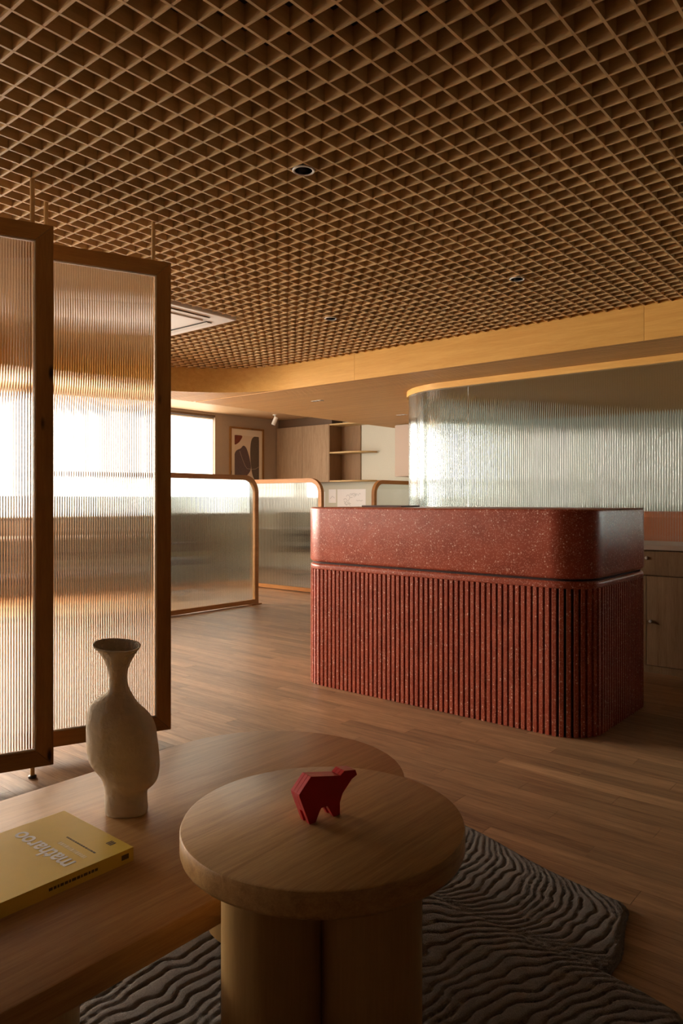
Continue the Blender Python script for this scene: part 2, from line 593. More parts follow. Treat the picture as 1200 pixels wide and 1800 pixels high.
w = structure(empty('window_5', (XR + 0.1, (MW0 + MW1) / 2, MZ0), -PI / 2), 'wide meeting room window full of pale daylight')  # added out of view to light the white side wall
hw, h = (MW1 - MW0) / 2, MZ1 - MZ0
MB().box(-hw, hw, 0.03, 0.04, 0.04, h - 0.04).build('window_daylight', M['meet_win'], w)
for z in (0, h - 0.04):
    MB().box(-hw, hw, -0.09, 0.06, z, z + 0.04).build('window_rail', M['win_frame'], w)
for x in (-hw, -hw / 3 - 0.02, hw / 3 - 0.02, hw - 0.04):
    MB().box(x, x + 0.04, -0.05, 0.05, 0.04, h - 0.04).build('mullion', M['win_frame'], w)  # mullions of the added fill window

# upper ceiling board above everything
structure(MB().box(XL - T, XR + T, YF - T, YB + T, ZC, ZC + 0.05).build('ceiling', M['dark_ceiling']), 'dark brown board above the timber lattice')

# soffit: lowered timber ceiling, straight at y = 5.39 with a round corner, then a narrow strip by the window bay
SY, SX0, SX1, SR = 5.39, -6.40, -6.75, 1.30
arc = [(-5.10 + SR * math.cos(a), SY - SR + SR * math.sin(a)) for a in [PI / 2 + PI / 2 * k / 24 for k in range(25)]]
poly = [(XR, YB), (XR, SY)] + arc + [(SX0, YF), (SX1, YF), (SX1, YB)]
soffit = structure(MB().prism(poly, ZS, ZC).build('ceiling_soffit', M['soffit']), 'lowered ribbed timber soffit with a round corner')
ribs = MB()
y = YF + 0.02
while y < YB - 0.03:
    if y > SY:
        x1 = XR
    elif y < SY - SR:
        x1 = SX0 - 0.004
    else:
        x1 = -5.10 - math.sqrt(max(0, SR ** 2 - (y - SY + SR) ** 2)) if y <= SY else XR
        x1 = x1 - 0.004
    yy1 = y + 0.022
    if not (y < SY < yy1 + 0.004):
        ribs.box(SX1, x1, y, yy1, ZS - 0.010, ZS)
    y += 0.034
stuff(ribs.build('soffit_rib', M['soffit'], soffit))
# fascia boards: outline of the soffit's hall side, thin proud boards with butt joints
def fascia(pts, name='fascia_board'):
    inner = pts
    outer = []
    n = len(pts)
    for i, p in enumerate(pts):
        a = Vector(pts[max(0, i - 1)])
        b = Vector(pts[min(n - 1, i + 1)])
        t = (b - a).normalized()
        nn = Vector((-t.y, t.x))
        outer.append((p[0] + nn.x * 0.014, p[1] + nn.y * 0.014))
    m = MB().prism(list(inner) + outer[::-1], ZS - 0.012, ZC - 0.005)
    return m.build(name, M['fascia'], soffit, smooth=30)


g = 0.0012
fascia([(XR - 0.02, SY), (0.97 + g, SY)])
fascia([(0.97 - g, SY), (-1.69 + g, SY)])
fascia([(-1.69 - g, SY), (-4.35 + g, SY)])
fascia([(-4.35 - g, SY)] + arc + [(SX0, 3.1 + g)])
fascia([(SX0, 3.1 - g), (SX0, 0.4 + g)])
fascia([(SX0, 0.4 - g), (SX0, YF + 0.02)])
# the bay ceiling beside the window wall
bay = structure(MB().box(XL, SX1, YF, YB, ZC - 0.02, ZC).build('ceiling_bay', M['far_ceiling']), 'pale timber ceiling over the window bay')

# timber egg-crate lattice
lattice = structure(empty('ceiling_lattice', (0, 0, ZG)), 'square timber egg-crate lattice ceiling')
PU, PV = 0.0909, 0.0934
U0, V0 = -1.866, 0.890
LX0, LX1, LY0, LY1 = SX0 + 0.02, 0.9, -0.1, SY - 0.02
RT, RH = 0.009, 0.062
AC = (-5.15, -4.18, 2.81, 3.78)     # opening for the air-conditioning cassette


def inside_soffit(x, y):
    if y > SY or x < SX0:
        return True
    if x < -5.10 and y > SY - SR:
        return (x + 5.10) ** 2 + (y - SY + SR) ** 2 > (SR - 0.005) ** 2
    return False


def y_limit(x):
    if x >= -5.10:
        return SY - 0.016
    return SY - SR + math.sqrt(max(0.0, (SR - 0.016) ** 2 - (x + 5.10) ** 2)) if x > -5.10 - SR + 0.016 else None


def x_limit(y):
    if y <= SY - SR:
        return SX0 + 0.016
    if y >= SY - 0.016:
        return None
    return -5.10 - math.sqrt(max(0.0, (SR - 0.016) ** 2 - (y - SY + SR) ** 2))


def slat(mb_boxes, mat):
    m = MB()
    for b in mb_boxes:
        m.box(*b)
    m.build('lattice_slat', mat, lattice)


j = -60
while True:
    x = U0 + PU * j
    if x > LX1:
        break
    if x > LX0:
        yl = y_limit(x)
        if yl:
            segs = [(LY0, yl)]
            if AC[0] < x < AC[1]:
                segs = [(LY0, AC[2]), (AC[3], yl)]
            slat([(x - RT / 2, x + RT / 2, a, b, 0, RH) for a, b in segs if b - a > 0.01], M['lattice_y'])
    j += 1
i = -20
while True:
    y = V0 + PV * i
    if y > LY1:
        break
    if y > LY0:
        x0 = x_limit(y)
        if x0 is not None:
            # slats are assembled from modules; the joints jog by a few millimetres
            seams = [U0 + PU * (3 + 10 * k) for k in range(-7, 4)]
            cuts = [x0] + [s for s in seams if x0 < s < LX1] + [LX1]
            bx = []
            for a, b in zip(cuts, cuts[1:]):
                k = round((a - seams[0]) / (10 * PU)) if a != x0 else round((b - seams[0]) / (10 * PU)) - 1
                dy = (0.006 if k % 2 else -0.002)
                parts = [(a, b)]
                if AC[2] < y < AC[3]:
                    parts = [(a, min(b, AC[0])), (max(a, AC[1]), b)]
                for p0, p1 in parts:
                    if p1 - p0 > 0.005:
                        bx.append((p0, p1, y + dy - RT / 2, y + dy + RT / 2, 0.0004, RH))
            slat(bx, M['lattice'])
    i += 1

# ------------------------------------------------------------------ reception counter (red terrazzo)
def round_rect(x0, x1, y0, y1, r, seg=10):
    pts = []
    for cx, cy, a0 in ((x1 - r, y1 - r, 0), (x0 + r, y1 - r, PI / 2), (x0 + r, y0 + r, PI), (x1 - r, y0 + r, 1.5 * PI)):
        for k in range(seg + 1):
            a = a0 + PI / 2 * k / seg
            pts.append((cx + r * math.cos(a), cy + r * math.sin(a)))
    return pts


CX0, CX1, CY0, CY1, CR = -3.345, -1.375, 3.53, 4.55, 0.21
counter = tag(empty('reception_counter', ((CX0 + CX1) / 2, (CY0 + CY1) / 2, 0)), 'red terrazzo reception counter with round corners and vertically ribbed base', 'counter')
hx, hy = (CX1 - CX0) / 2, (CY1 - CY0) / 2


def rounded_slab(x0, x1, y0, y1, r, z0, z1, be_top, be_bot, seg=14):
    """slab with quarter-round top and bottom edges"""
    m = MB()
    rings = []
    prof = []
    for k in range(6):
        a = PI / 2 * k / 5
        prof.append((be_bot * (1 - math.sin(a)), z0 + be_bot * (1 - math.cos(a))))
    for k in range(6):
        a = PI / 2 * k / 5
        prof.append((be_top * (1 - math.cos(a)), z1 - be_top * (1 - math.sin(a))))
    for ins, z in prof:
        rings.append([(p[0], p[1], z) for p in round_rect(x0 + ins, x1 - ins, y0 + ins, y1 - ins, max(0.002, r - ins), seg)])
    n = len(rings[0])
    v = [p for r_ in rings for p in r_]
    f = [tuple(range(n - 1, -1, -1)), tuple((len(rings) - 1) * n + k for k in range(n))]
    for i in range(len(rings) - 1):
        for k in range(n):
            f.append((i * n + k, i * n + (k + 1) % n, (i + 1) * n + (k + 1) % n, (i + 1) * n + k))
    return m.add(v, f)


rounded_slab(-hx, hx, -hy, hy, CR, 0.800, 1.156, 0.012, 0.022).build('upper_block', M['terrazzo'], counter, smooth=40)
rounded_slab(-hx + 0.02, hx - 0.02, -hy + 0.02, hy - 0.02, CR - 0.02, 0.775, 0.805, 0.002, 0.002).build('shadow_gap', M['dark_gap'], counter, smooth=40)
rounded_slab(-hx + 0.002, hx - 0.002, -hy + 0.002, hy - 0.002, CR - 0.002, 0.752, 0.790, 0.016, 0.008).build('waist_band', M['terrazzo'], counter, smooth=40)
rounded_slab(-hx + 0.036, hx - 0.036, -hy + 0.036, hy - 0.036, CR - 0.036, 0.0, 0.756, 0.002, 0.002).build('core', M['dark_gap'], counter, smooth=40)
# ribs standing round the base, one by one
outline = round_rect(-hx + 0.020, hx - 0.020, -hy + 0.020, hy - 0.020, CR - 0.020, 40)
acc = [0.0]
for k in range(len(outline)):
    a, b = outline[k], outline[(k + 1) % len(outline)]
    acc.append(acc[-1] + math.hypot(b[0] - a[0], b[1] - a[1]))
per = acc[-1]
nr = round(per / 0.0335)
rib_me = MB().box(-0.0112, 0.0112, -0.0185, 0.0185, 0.0, 0.754).mesh('rib', M['terrazzo'], bevel=0.002, bseg=1)
for k in range(nr):
    s = per * k / nr
    q = max(i for i in range(len(outline)) if acc[i] <= s)
    a, b = outline[q], outline[(q + 1) % len(outline)]
    t = (s - acc[q]) / max(1e-9, acc[q + 1] - acc[q])
    link('rib', rib_me, counter, (a[0] + (b[0] - a[0]) * t, a[1] + (b[1] - a[1]) * t, 0), math.atan2(b[1] - a[1], b[0] - a[0]))

fc = MB().box(-0.17, 0.17, -0.11, 0.11, 0, 0.011).build('flat_case', plain('dark_case', (0.05, 0.012, 0.01), 0.4), bevel=0.004, loc=(-2.98, 4.08, 1.156))
tag(fc, 'slim dark flat case lying on the red reception counter', 'case')

# ------------------------------------------------------------------ hanging reeded-glass screens at the left
def hanging_screen(rodx, rody, ang, label):
    """rodx, rody: foot of the right-hand rod; local x runs along the screen away from the camera"""
    W, Z0, Z1, TH = 0.667, 0.049, 2.398, 0.045
    SW = 0.072
    right = 0.083
    t = tag(empty('hanging_screen', (rodx, rody, 0), ang), label, 'screen', 'tall reeded glass screens hung from the ceiling')
    x1, x0 = right, right - W
    h = TH / 2
    for s in (0, 1):
        xa, xb = (x0, x0 + SW) if s == 0 else (x1, x1 - SW)
        pol = [(xa, Z0), (xb, Z0 + SW), (xb, Z1 - SW), (xa, Z1)]
        MB().prism_axis(pol, -h, h, 'y').build('stile', M['frame'], t, bevel=0.0015, bseg=1)
        za, zb = (Z0, Z0 + SW) if s == 0 else (Z1, Z1 - SW)
        g_ = 0.0008
        pol = [(x0 + g_, za), (x1 - g_, za), (x1 - SW - g_, zb), (x0 + SW + g_, zb)]
        MB().prism_axis(pol, -h, h, 'y').build('rail', M['frame_x'], t, bevel=0.0015, bseg=1)
    gx0, gx1, gz0, gz1 = x0 + SW, x1 - SW, Z0 + SW, Z1 - SW
    reeded(line_path(gx0 + 0.001, 0, gx1 - 0.001, 0, -1), gz0 + 0.001, gz1 - 0.001, 0.004, 0.0108, 0.0042, 12, True).build('reeded_glass', M['glass'], t, smooth=60)
    for z in (gz0, gz1 - 0.006):  # cream strips laid along the edges of the glass
        MB().box(gx0, gx1, -0.012, -0.005, z, z + 0.006).build('glazing_bead', M['bead'], t)
    for x in (gx0, gx1 - 0.006):
        MB().box(x, x + 0.006, -0.012, -0.005, gz0 + 0.006, gz1 - 0.006).build('glazing_bead', M['bead'], t)
    for x in (0.0, -0.501):
        MB().lathe([(0.010, Z1), (0.010, ZG + 0.05)], 14, x, 0).build('hanging_rod', M['rod'], t, smooth=40)
        ft = MB().lathe([(0.009, 0.012), (0.009, Z0)], 14, x, 0).build('foot_pin', M['brass'], t, smooth=40)
        MB().lathe([(0.017, 0.0), (0.017, 0.009), (0.012, 0.012)], 16, x, 0).build('foot_disc', M['dark_metal'], ft, smooth=40)
    return t


A_SCR = math.radians(61.0)          # bearing from the view axis
ang = YAW + PI / 2 - A_SCR          # local +x in room axes
px, py = cam2room(-0.941, 3.645)
hanging_screen(px, py, ang, 'tall oak-framed reeded glass screen, second from the left edge, seen whole')
px, py = cam2room(-1.338, 3.154)
hanging_screen(px, py, ang, 'tall oak-framed reeded glass screen cut off by the left edge of the photo')

# ------------------------------------------------------------------ low workstation screens
def low_screen(p0, p1, label, r0=True, r1=True):
    """free-standing low screen from p0 to p1 (room x, y) with rounded upper corners"""
    L = math.hypot(p1[0] - p0[0], p1[1] - p0[1])
    a = math.atan2(p1[1] - p0[1], p1[0] - p0[0])
    t = tag(empty('workstation_screen', (p0[0], p0[1], 0), a), label, 'screen', 'low reeded glass screens between the desks')
    H, W2, D2, R = 1.49, 0.027, 0.026, 0.20
    path = [(W2, 0, 0.012)]
    if r0:
        path += [(R - (R - W2) * math.cos(b), 0, H - R + (R - W2) * math.sin(b)) for b in [PI / 2 * k / 10 for k in range(11)]]
    else:
        path += [(W2, 0, H - W2)]
    if r1:
        path += [(L - R + (R - W2) * math.sin(b), 0, H - R + (R - W2) * math.cos(b)) for b in [PI / 2 * k / 10 for k in range(11)]]
    else:
        path += [(L - W2, 0, H - W2)]
    path += [(L - W2, 0, 0.012)]
    MB().sweep(path, W2, D2, (0, 1, 0)).build('arched_frame', M['screen_frame'], t, smooth=25)
    MB().box(2 * W2, L - 2 * W2, -D2, D2, 0.012, 0.06).build('bottom_rail', M['screen_frame'], t)
    for x in (0.0, L - 0.11):
        MB().box(x - 0.02, x + 0.13, -0.06, 0.06, 0.0, 0.012).build('base_plate', M['screen_frame'], t)
    e = 2 * W2

    def ztop(s):
        x = s + e
        z = H - e
        Ri = R - e
        if r0 and x < R:
            z = H - R + math.sqrt(max(0, Ri ** 2 - (R - x) ** 2))
        if r1 and x > L - R:
            z = H - R + math.sqrt(max(0, Ri ** 2 - (x - L + R) ** 2))
        return z
    reeded(line_path(e, 0, L - e, 0, 1), 0.06, ztop, 0.005, 0.0135, 0.0034, 8, True).build('reeded_glass', M['glass_green'], t, smooth=60)
    return t


low_screen((-6.2, 3.76), (-6.2, 5.86), 'low reeded glass workstation screen nearest the tall hanging screens')
low_screen((-8.3, 7.0), (-6.19, 7.0), 'low reeded glass workstation screen standing crosswise in the middle, left of the counter')
low_screen((-6.2, 8.07), (-6.2, 9.6), 'low screen behind the counter beside the curved glass wall', True, False)

# ------------------------------------------------------------------ curved glass partition of the meeting room
GV, GCX, GR = 6.03, -3.75, 0.80
gp = structure(empty('wall_glass', (0, 0, 0)), 'curved reeded glass partition under a bent oak header')
ZH = ZS - 0.012
glass_h = ZH - 0.055
panes = [line_path(0.95, GV, -1.30, GV, 1), line_path(-1.304, GV, -3.496, GV, 1)]
p3 = line_path(-3.5, GV, GCX, GV, 1)
arcp = arc_path(GCX, GV + GR, GR, 1.5 * PI, PI, 1)


def joined(s):
    return p3[0](s) if s < p3[1] else arcp[0](s - p3[1])


def flip(fn):
    def g_(s):
        x, y, nx, ny = fn(s)
        return x, y, -nx, -ny
    return g_


# straight panes have their normal towards +y; the curved one points outwards
panes = [(flip(p[0]) if p[0](0)[3] > 0 else p[0], p[1]) for p in panes]
p3 = (flip(p3[0]) if p3[0](0)[3] > 0 else p3[0], p3[1])
curved = (lambda s: p3[0](s) if s < p3[1] else arcp[0](s - p3[1]), p3[1] + arcp[1])
side = line_path(GCX - GR, GV + GR + 0.004, GCX - GR, YB - 0.02, 1)
side = (flip(side[0]) if side[0](0)[2] > 0 else side[0], side[1])
for p in panes + [curved]:
    reeded(p, 0.03, glass_h, 0.006, 0.0195, 0.0060, 10, True).build('reeded_pane', M['glass_green'], gp, smooth=60)


def offset_poly(d0, d1):
    a = [(0.95, GV), (GCX, GV)] + [(GCX + GR * math.cos(b), GV + GR + GR * math.sin(b)) for b in [1.5 * PI - PI / 2 * k / 20 for k in range(1, 21)]] + []
    def off(d):
        out = []
        for i, p in enumerate(a):
            q0, q1 = Vector(a[max(0, i - 1)]), Vector(a[min(len(a) - 1, i + 1)])
            t = (q1 - q0).normalized()
            nn = Vector((t.y, -t.x))
            out.append((p[0] - nn.x * d, p[1] - nn.y * d))
        return out
    return off(d0) + off(d1)[::-1]


MB().prism(offset_poly(-0.03, 0.03), glass_h - 0.004, ZH).build('header', M['fascia'], gp, smooth=30)
MB().prism(offset_poly(-0.025, 0.025), 0.0, 0.034).build('floor_track', M['dark_metal'], gp, smooth=30)

# sofa and low table inside the meeting room, seen through the glass
sofa = tag(empty('sofa', (-2.6, 7.35, 0)), 'terracotta sofa blurred behind the curved reeded glass', 'sofa')
MB().box(-1.1, 1.1, -0.42, 0.42, 0.10, 0.42).build('seat_base', M['orange'], sofa, bevel=0.03)
MB().box(-1.1, 1.1, -0.46, -0.22, 0.12, 1.10).build('backrest', M['orange'], sofa, bevel=0.05)
for x in (-1.0, 1.0):
    MB().box(x - 0.13, x + 0.13, -0.44, 0.42, 0.12, 0.64).build('armrest', M['orange'], sofa, bevel=0.04)
for x in (-1.0, 1.0):
    for y in (-0.36, 0.36):
        MB().lathe([(0.02, 0), (0.025, 0.12)], 12, x, y).build('leg', M['dark_metal'], sofa)

# ------------------------------------------------------------------ credenza row right of the counter
cab_group = 'low cabinets against the glass partition'
clabels = {-2.48: 'walnut low cabinet mostly hidden behind the red counter', -1.64: 'walnut low cabinet with drawer and doors just right of the red counter',
           -0.80: 'walnut low cabinet continuing past the right edge of the photo'}
for cx, lab in clabels.items():
    t = tag(empty('low_cabinet', (cx, 5.27, 0)), lab, 'cabinet', cab_group)
    w = 0.418
    MB().box(-w, w, 0.02, 0.58, 0.05, 0.855).build('body', M['cab_dark'], t)
    MB().box(-w, w, 0.012, 0.56, 0.0, 0.05).build('plinth', M['cab'], t)
    d = MB().box(-w + 0.002, w - 0.002, 0, 0.02, 0.682, 0.848).build('drawer', M['cab'], t, bevel=0.001, bseg=1)
    k = MB().lathe([(0.011, 0), (0.011, 0.006), (0.006, 0.008), (0.006, 0.012)], 16).build('knob', M['silver'], d, smooth=40, loc=(0, 0, 0.80))
    k.rotation_euler = (PI / 2, 0, 0)
    for s in (-1, 1):
        xa, xb = (-w + 0.002, -0.0015) if s < 0 else (0.0015, w - 0.002)
        d = MB().box(xa, xb, 0, 0.02, 0.054, 0.674).build('door', M['cab'], t, bevel=0.001, bseg=1)
        k = MB().lathe([(0.010, 0), (0.010, 0.014), (0.007, 0.018)], 16).build('knob', M['silver'], d, smooth=40, loc=(s * 0.028, 0, 0.36))
        k.rotation_euler = (PI / 2, 0, 0)
tag(MB().box(-2.9, -0.38, 5.255, 5.87, 0.857, 0.889).build('cabinet_worktop', M['taupe'], bevel=0.002, bseg=1), 'continuous pale brown worktop over the low walnut cabinets', 'worktop')

# ------------------------------------------------------------------ back wall: upper cabinet, shelves, taupe cabinet
uc = tag(empty('upper_cabinet', (-8.90, 9.5, 1.524)), 'pale oak wall cabinet with open shelves at its rounded end', 'cabinet')
H = 1.0
MB().box(-0.63, 0.64, 0.02, 0.35, 0, H).build('body', M['cab_pale'], uc)
for k in range(2):
    a = -0.63 + k * 0.635
    MB().box(a + 0.0015, a + 0.6335, 0, 0.02, 0.0, H).build('door', M['cab_pale'], uc, bevel=0.001, bseg=1)
MB().box(0.6415, 0.66, 0.0, 0.34, 0.0, H).build('end_panel', M['cab_dark'], uc)
MB().box(0.66, 1.08, 0.33, 0.349, 0.0, H).build('back_panel', M['cab_dark'], uc)
for z in (0.0, H / 2 - 0.012, H - 0.025):
    pts = [(0.661, 0.328), (0.661, 0.0), (1.0, 0.0)] + [(1.0 + 0.44 * math.sin(b), 0.328 * (1 - math.cos(b))) for b in [PI / 2 * k / 12 for k in range(1, 13)]]
    MB().prism(pts, z, z + 0.025).build('shelf', M['shelf'], uc)

structure(MB().box(XL, -8.24, 9.56, YB, 2.526, ZC - 0.021).build('trim_1', M['win_frame']), 'dark filler board above the pale wall cabinet')  # dark board stands in for the shade in the gap above the cabinet
tc_ = tag(empty('wall_cupboard', (-5.95, 8.9, 1.56)), 'taupe wall cupboard under the soffit beside the curved glass', 'cupboard')
MB().box(-0.47, 0.47, 0.02, 0.94, 0, 0.775).build('body', M['taupe'], tc_)
for s in (-1, 1):
    MB().box(min(0, s * 0.47) + 0.001, max(0, s * 0.47) - 0.001, 0, 0.019, 0, 0.765).build('door', M['taupe'], tc_)

# drawing sheets pinned to the back wall
def sheet(x, z, w, h, label, lines):
    t = tag(empty('drawing_sheet', (x, YB - 0.002, z)), label, 'drawing', 'drawings pinned to the back wall')
    MB().box(0, w, -0.0015, 0.0, 0, h).build('paper', M['sketch'], t)
    for pts in lines:
        MB().tube([(px_ * w, -0.002, pz * h) for px_, pz in pts], 0.0022, 4).build('pencil_line', M['sketch_ink'], t)


random.seed(3)
sk = []
for k in range(9):
    x0, z0 = random.uniform(0.08, 0.7), random.uniform(0.35, 0.8)
    sk.append([(x0 + 0.22 * q / 5, z0 + random.uniform(-0.07, 0.07)) for q in range(6)])
sheet(-8.36, 0.97, 0.64, 0.43, 'large white pencil drawing pinned under the open shelves', sk)
sheet(-8.56, 1.16, 0.17, 0.24, 'small white sheet left of the large pencil drawing', [[(0.2, 0.3), (0.5, 0.5), (0.8, 0.35)]])
sheet(-8.80, 1.02, 0.15, 0.34, 'narrow white sheet half hidden by the middle screen', [[(0.2, 0.6), (0.5, 0.4), (0.8, 0.55)]])

# framed abstract print on the window wall
pic = tag(empty('framed_print', (XL, 8.76, 1.42)), 'oak-framed abstract print of dark rounded shapes beside the window', 'picture')
PWd, PHt = 0.40, 1.06
fw = 0.03
for a, b, c, d in ((-PWd, -PWd + fw, 0, PHt), (PWd - fw, PWd, 0, PHt), (-PWd + fw, PWd - fw, 0, fw), (-PWd + fw, PWd - fw, PHt - fw, PHt)):
    MB().box(0.001, 0.035, a, b, c, d).build('frame_bar', M['frame'], pic)
MB().box(0.001, 0.010, -PWd + fw, PWd - fw, fw, PHt - fw).build('mount', M['art_mount'], pic)
# the printed sheet, given in picture fractions: u to the right, v up (seen from the room)
ax0, ax1, az0, az1 = -PWd + 0.115, PWd - 0.105, 0.12, PHt - 0.14


def art(name, pts, mat, x0, x1):
    poly_ = [(ax0 + (ax1 - ax0) * u, az0 + (az1 - az0) * v_) for u, v_ in pts]
    MB().prism_axis(poly_, x0, x1, 'x').build(name, mat, pic)


def smooth_poly(pts, n=8):
    out = []
    m_ = len(pts)
    for i in range(m_):
        p0, p1, p2, p3_ = (pts[(i + k - 1) % m_] for k in range(4))
        for q in range(n):
            t = q / n
            out.append(tuple(min(1.0, max(0.0, 0.5 * (2 * p1[c] + (p2[c] - p0[c]) * t + (2 * p0[c] - 5 * p1[c] + 4 * p2[c] - p3_[c]) * t * t + (3 * p1[c] - p0[c] - 3 * p2[c] + p3_[c]) * t ** 3))) for c in (0, 1)))
    return out


art('printed_sheet', [(0, 0), (1, 0), (1, 1), (0, 1)], M['art_paper'], 0.010, 0.0112)
art('rust_shape', smooth_poly([(0.0, 0.99), (0.30, 0.99), (0.22, 0.88), (0.12, 0.82), (0.0, 0.80)], 6), M['art_rust'], 0.0112, 0.0122)
art('mauve_shape', smooth_poly([(0.0, 0.02), (0.30, 0.05), (0.55, 0.16), (0.66, 0.30), (0.60, 0.52), (0.48, 0.72), (0.36, 0.78), (0.25, 0.72), (0.0, 0.58)], 8), M['art_mauve'], 0.0112, 0.0122)
art('olive_shape', smooth_poly([(0.99, 0.0), (0.84, 0.02), (0.72, 0.16), (0.66, 0.38), (0.63, 0.62), (0.66, 0.86), (0.76, 0.98), (0.99, 0.99)], 8), M['art_olive'], 0.0112, 0.0122)
MB().tube([(0.0128, ax0 + (ax1 - ax0) * u, az0 + (az1 - az0) * v_) for u, v_ in ((0.2, 0.66), (0.3, 0.5), (0.42, 0.34), (0.5, 0.28), (0.7, 0.27), (0.85, 0.28), (0.99, 0.33))], 0.004, 5).build('thin_line', M['art_line'], pic)

# ------------------------------------------------------------------ office furniture seen blurred through the reeded glass
def desk(x0, x1, y0, y1, label):
    t = tag(empty('office_desk', ((x0 + x1) / 2, (y0 + y1) / 2, 0)), label, 'desk', 'desks of the office area')
    a, b = (x1 - x0) / 2, (y1 - y0) / 2
    MB().box(-a, a, -b, b, 0.72, 0.75).build('desk_top', M['desk_white'], t, bevel=0.003, bseg=1)
    for sx in (-1, 1):
        for sy in (-1, 1):
            MB().box(sx * (a - 0.05) - 0.025, sx * (a - 0.05) + 0.025, sy * (b - 0.05) - 0.025, sy * (b - 0.05) + 0.025, 0, 0.72).build('leg', M['dark_metal'], t)
    if b > a:
        MB().box(-a + 0.03, -a + 0.05, -b + 0.08, b - 0.08, 0.28, 0.72).build('modesty_panel', M['grey_fabric'], t)
    else:
        MB().box(-a + 0.08, a - 0.08, b - 0.05, b - 0.03, 0.28, 0.72).build('modesty_panel', M['grey_fabric'], t)
    return t


desk(XL + 0.02, XL + 0.72, 3.1, 5.0, 'white office desk by the window behind the nearest low screen')
desk(XL + 0.02, XL + 0.72, 5.05, 6.9, 'white office desk at the windows behind the middle low screen')
desk(-8.4, -6.5, 9.12, 9.8, 'white office desk under the pinned drawings')


def divider(p0, p1, z0, z1, label):
    a = math.atan2(p1[1] - p0[1], p1[0] - p0[0])
    L = math.hypot(p1[0] - p0[0], p1[1] - p0[1])
    t = tag(empty('desk_divider', (p0[0], p0[1], z0), a), label, 'divider', 'grey fabric dividers of the office area')
    MB().box(0, L, -0.015, 0.015, 0, z1 - z0 - 0.02).build('fabric_panel', M['grey_fabric'], t)
    MB().box(0, L, -0.017, 0.017, z1 - z0 - 0.02, z1 - z0).build('cap_rail', M['dark_metal'], t)


divider((-8.78, 3.9), (-8.78, 6.9), 0.0, 1.26, 'grey fabric divider in front of the window desks')


def office_chair(x, y, rot, label):
    t = tag(empty('office_chair', (x, y, 0), rot), label, 'chair', 'black office chairs of the office area')
    MB().box(-0.24, 0.24, -0.24, 0.24, 0.43, 0.50).build('seat', M['black'], t, bevel=0.025)
    MB().box(-0.22, 0.22, 0.22, 0.27, 0.56, 1.02).build('backrest', M['black'], t, bevel=0.02)
    MB().box(-0.03, 0.03, 0.20, 0.25, 0.44, 0.62).build('back_support', M['dark_metal'], t)
    for s in (-1, 1):
        MB().box(s * 0.27 - 0.03, s * 0.27 + 0.03, -0.15, 0.15, 0.66, 0.69).build('armrest', M['black'], t, bevel=0.01)
        MB().box(s * 0.27 - 0.015, s * 0.27 + 0.015, -0.02, 0.02, 0.46, 0.66).build('arm_post', M['dark_metal'], t)
    MB().lathe([(0.028, 0.10), (0.028, 0.43)], 14).build('gas_lift', M['dark_metal'], t)
    for k in range(5):
        a = 2 * PI * k / 5
        l_ = MB().tube([(0, 0, 0.11), (0.28 * math.cos(a), 0.28 * math.sin(a), 0.07)], 0.018, 6).build('leg', M['dark_metal'], t)
        c = MB().lathe([(0.028, -0.015), (0.028, 0.015)], 12).build('castor', M['black'], l_, loc=(0.28 * math.cos(a), 0.28 * math.sin(a), 0.028))
        c.rotation_euler = (PI / 2, 0, a)


office_chair(-6.7, 3.2, 2.2, 'black office chair behind the screen at the left edge')
office_chair(-7.35, 5.3, 1.4, 'black office chair behind the nearest low screen')
office_chair(-7.3, 8.25, 0.3, 'dark office chair behind the middle low screen')
office_chair(-7.0, 4.05, 1.0, 'black office chair blurred behind the second hanging screen')

# ------------------------------------------------------------------ ceiling fittings
def downlight(x, y, label):
    jx = U0 + PU * (math.floor((x - U0) / PU) + 0.5)
    iy = V0 + PV * (math.floor((y - V0) / PV) + 0.5) + 0.002
    t = tag(empty('downlight', (jx, iy, ZG)), label, 'downlight', 'round downlights set in the lattice')
    MB().lathe([(0.047, 0.000), (0.047, -0.004), (0.044, -0.006), (0.037, -0.004), (0.037, 0.002)], 40, cap=False).build('rim', M['silver'], t, smooth=40)
    MB().lathe([(0.037, -0.003), (0.034, 0.018), (0.028, 0.036), (0.020, 0.048), (0.0005, 0.05)], 40, cap=False).build('reflector', M['reflector'], t, smooth='all')
    return t


downlight(-2.08, 2.22, 'round silver-rimmed downlight nearest the camera in the lattice ceiling')
downlight(-3.64, 4.17, 'small round downlight near the air conditioner, left of centre')
downlight(-2.11, 4.22, 'small round downlight over the counter, near the curved fascia')

ac = tag(empty('air_conditioner', ((AC[0] + AC[1]) / 2, (AC[2] + AC[3]) / 2, ZG)), 'square white ceiling cassette air conditioner set in the lattice', 'air conditioner')
hs = 0.465
fp = MB()
fp.box(-hs, hs, -hs, hs, -0.012, 0.075)
fp.build('housing', M['white'], ac, bevel=0.008)
MB().box(-0.285, 0.285, -0.285, 0.285, -0.022, -0.0121).build('intake_panel', M['white'], ac, bevel=0.006)
for k in range(4):
    a = k * PI / 2
    c, s = math.cos(a), math.sin(a)
    o = MB().box(-0.27, 0.27, 0.325, 0.385, -0.0145, -0.0122).build('air_slot', M['slot'], ac)
    o.rotation_euler = (0, 0, a)
    l_ = MB().box(-0.265, 0.265, 0.335, 0.382, -0.021, -0.0175).build('louver', M['louver'], ac)
    l_.rotation_euler = (0, 0, a)

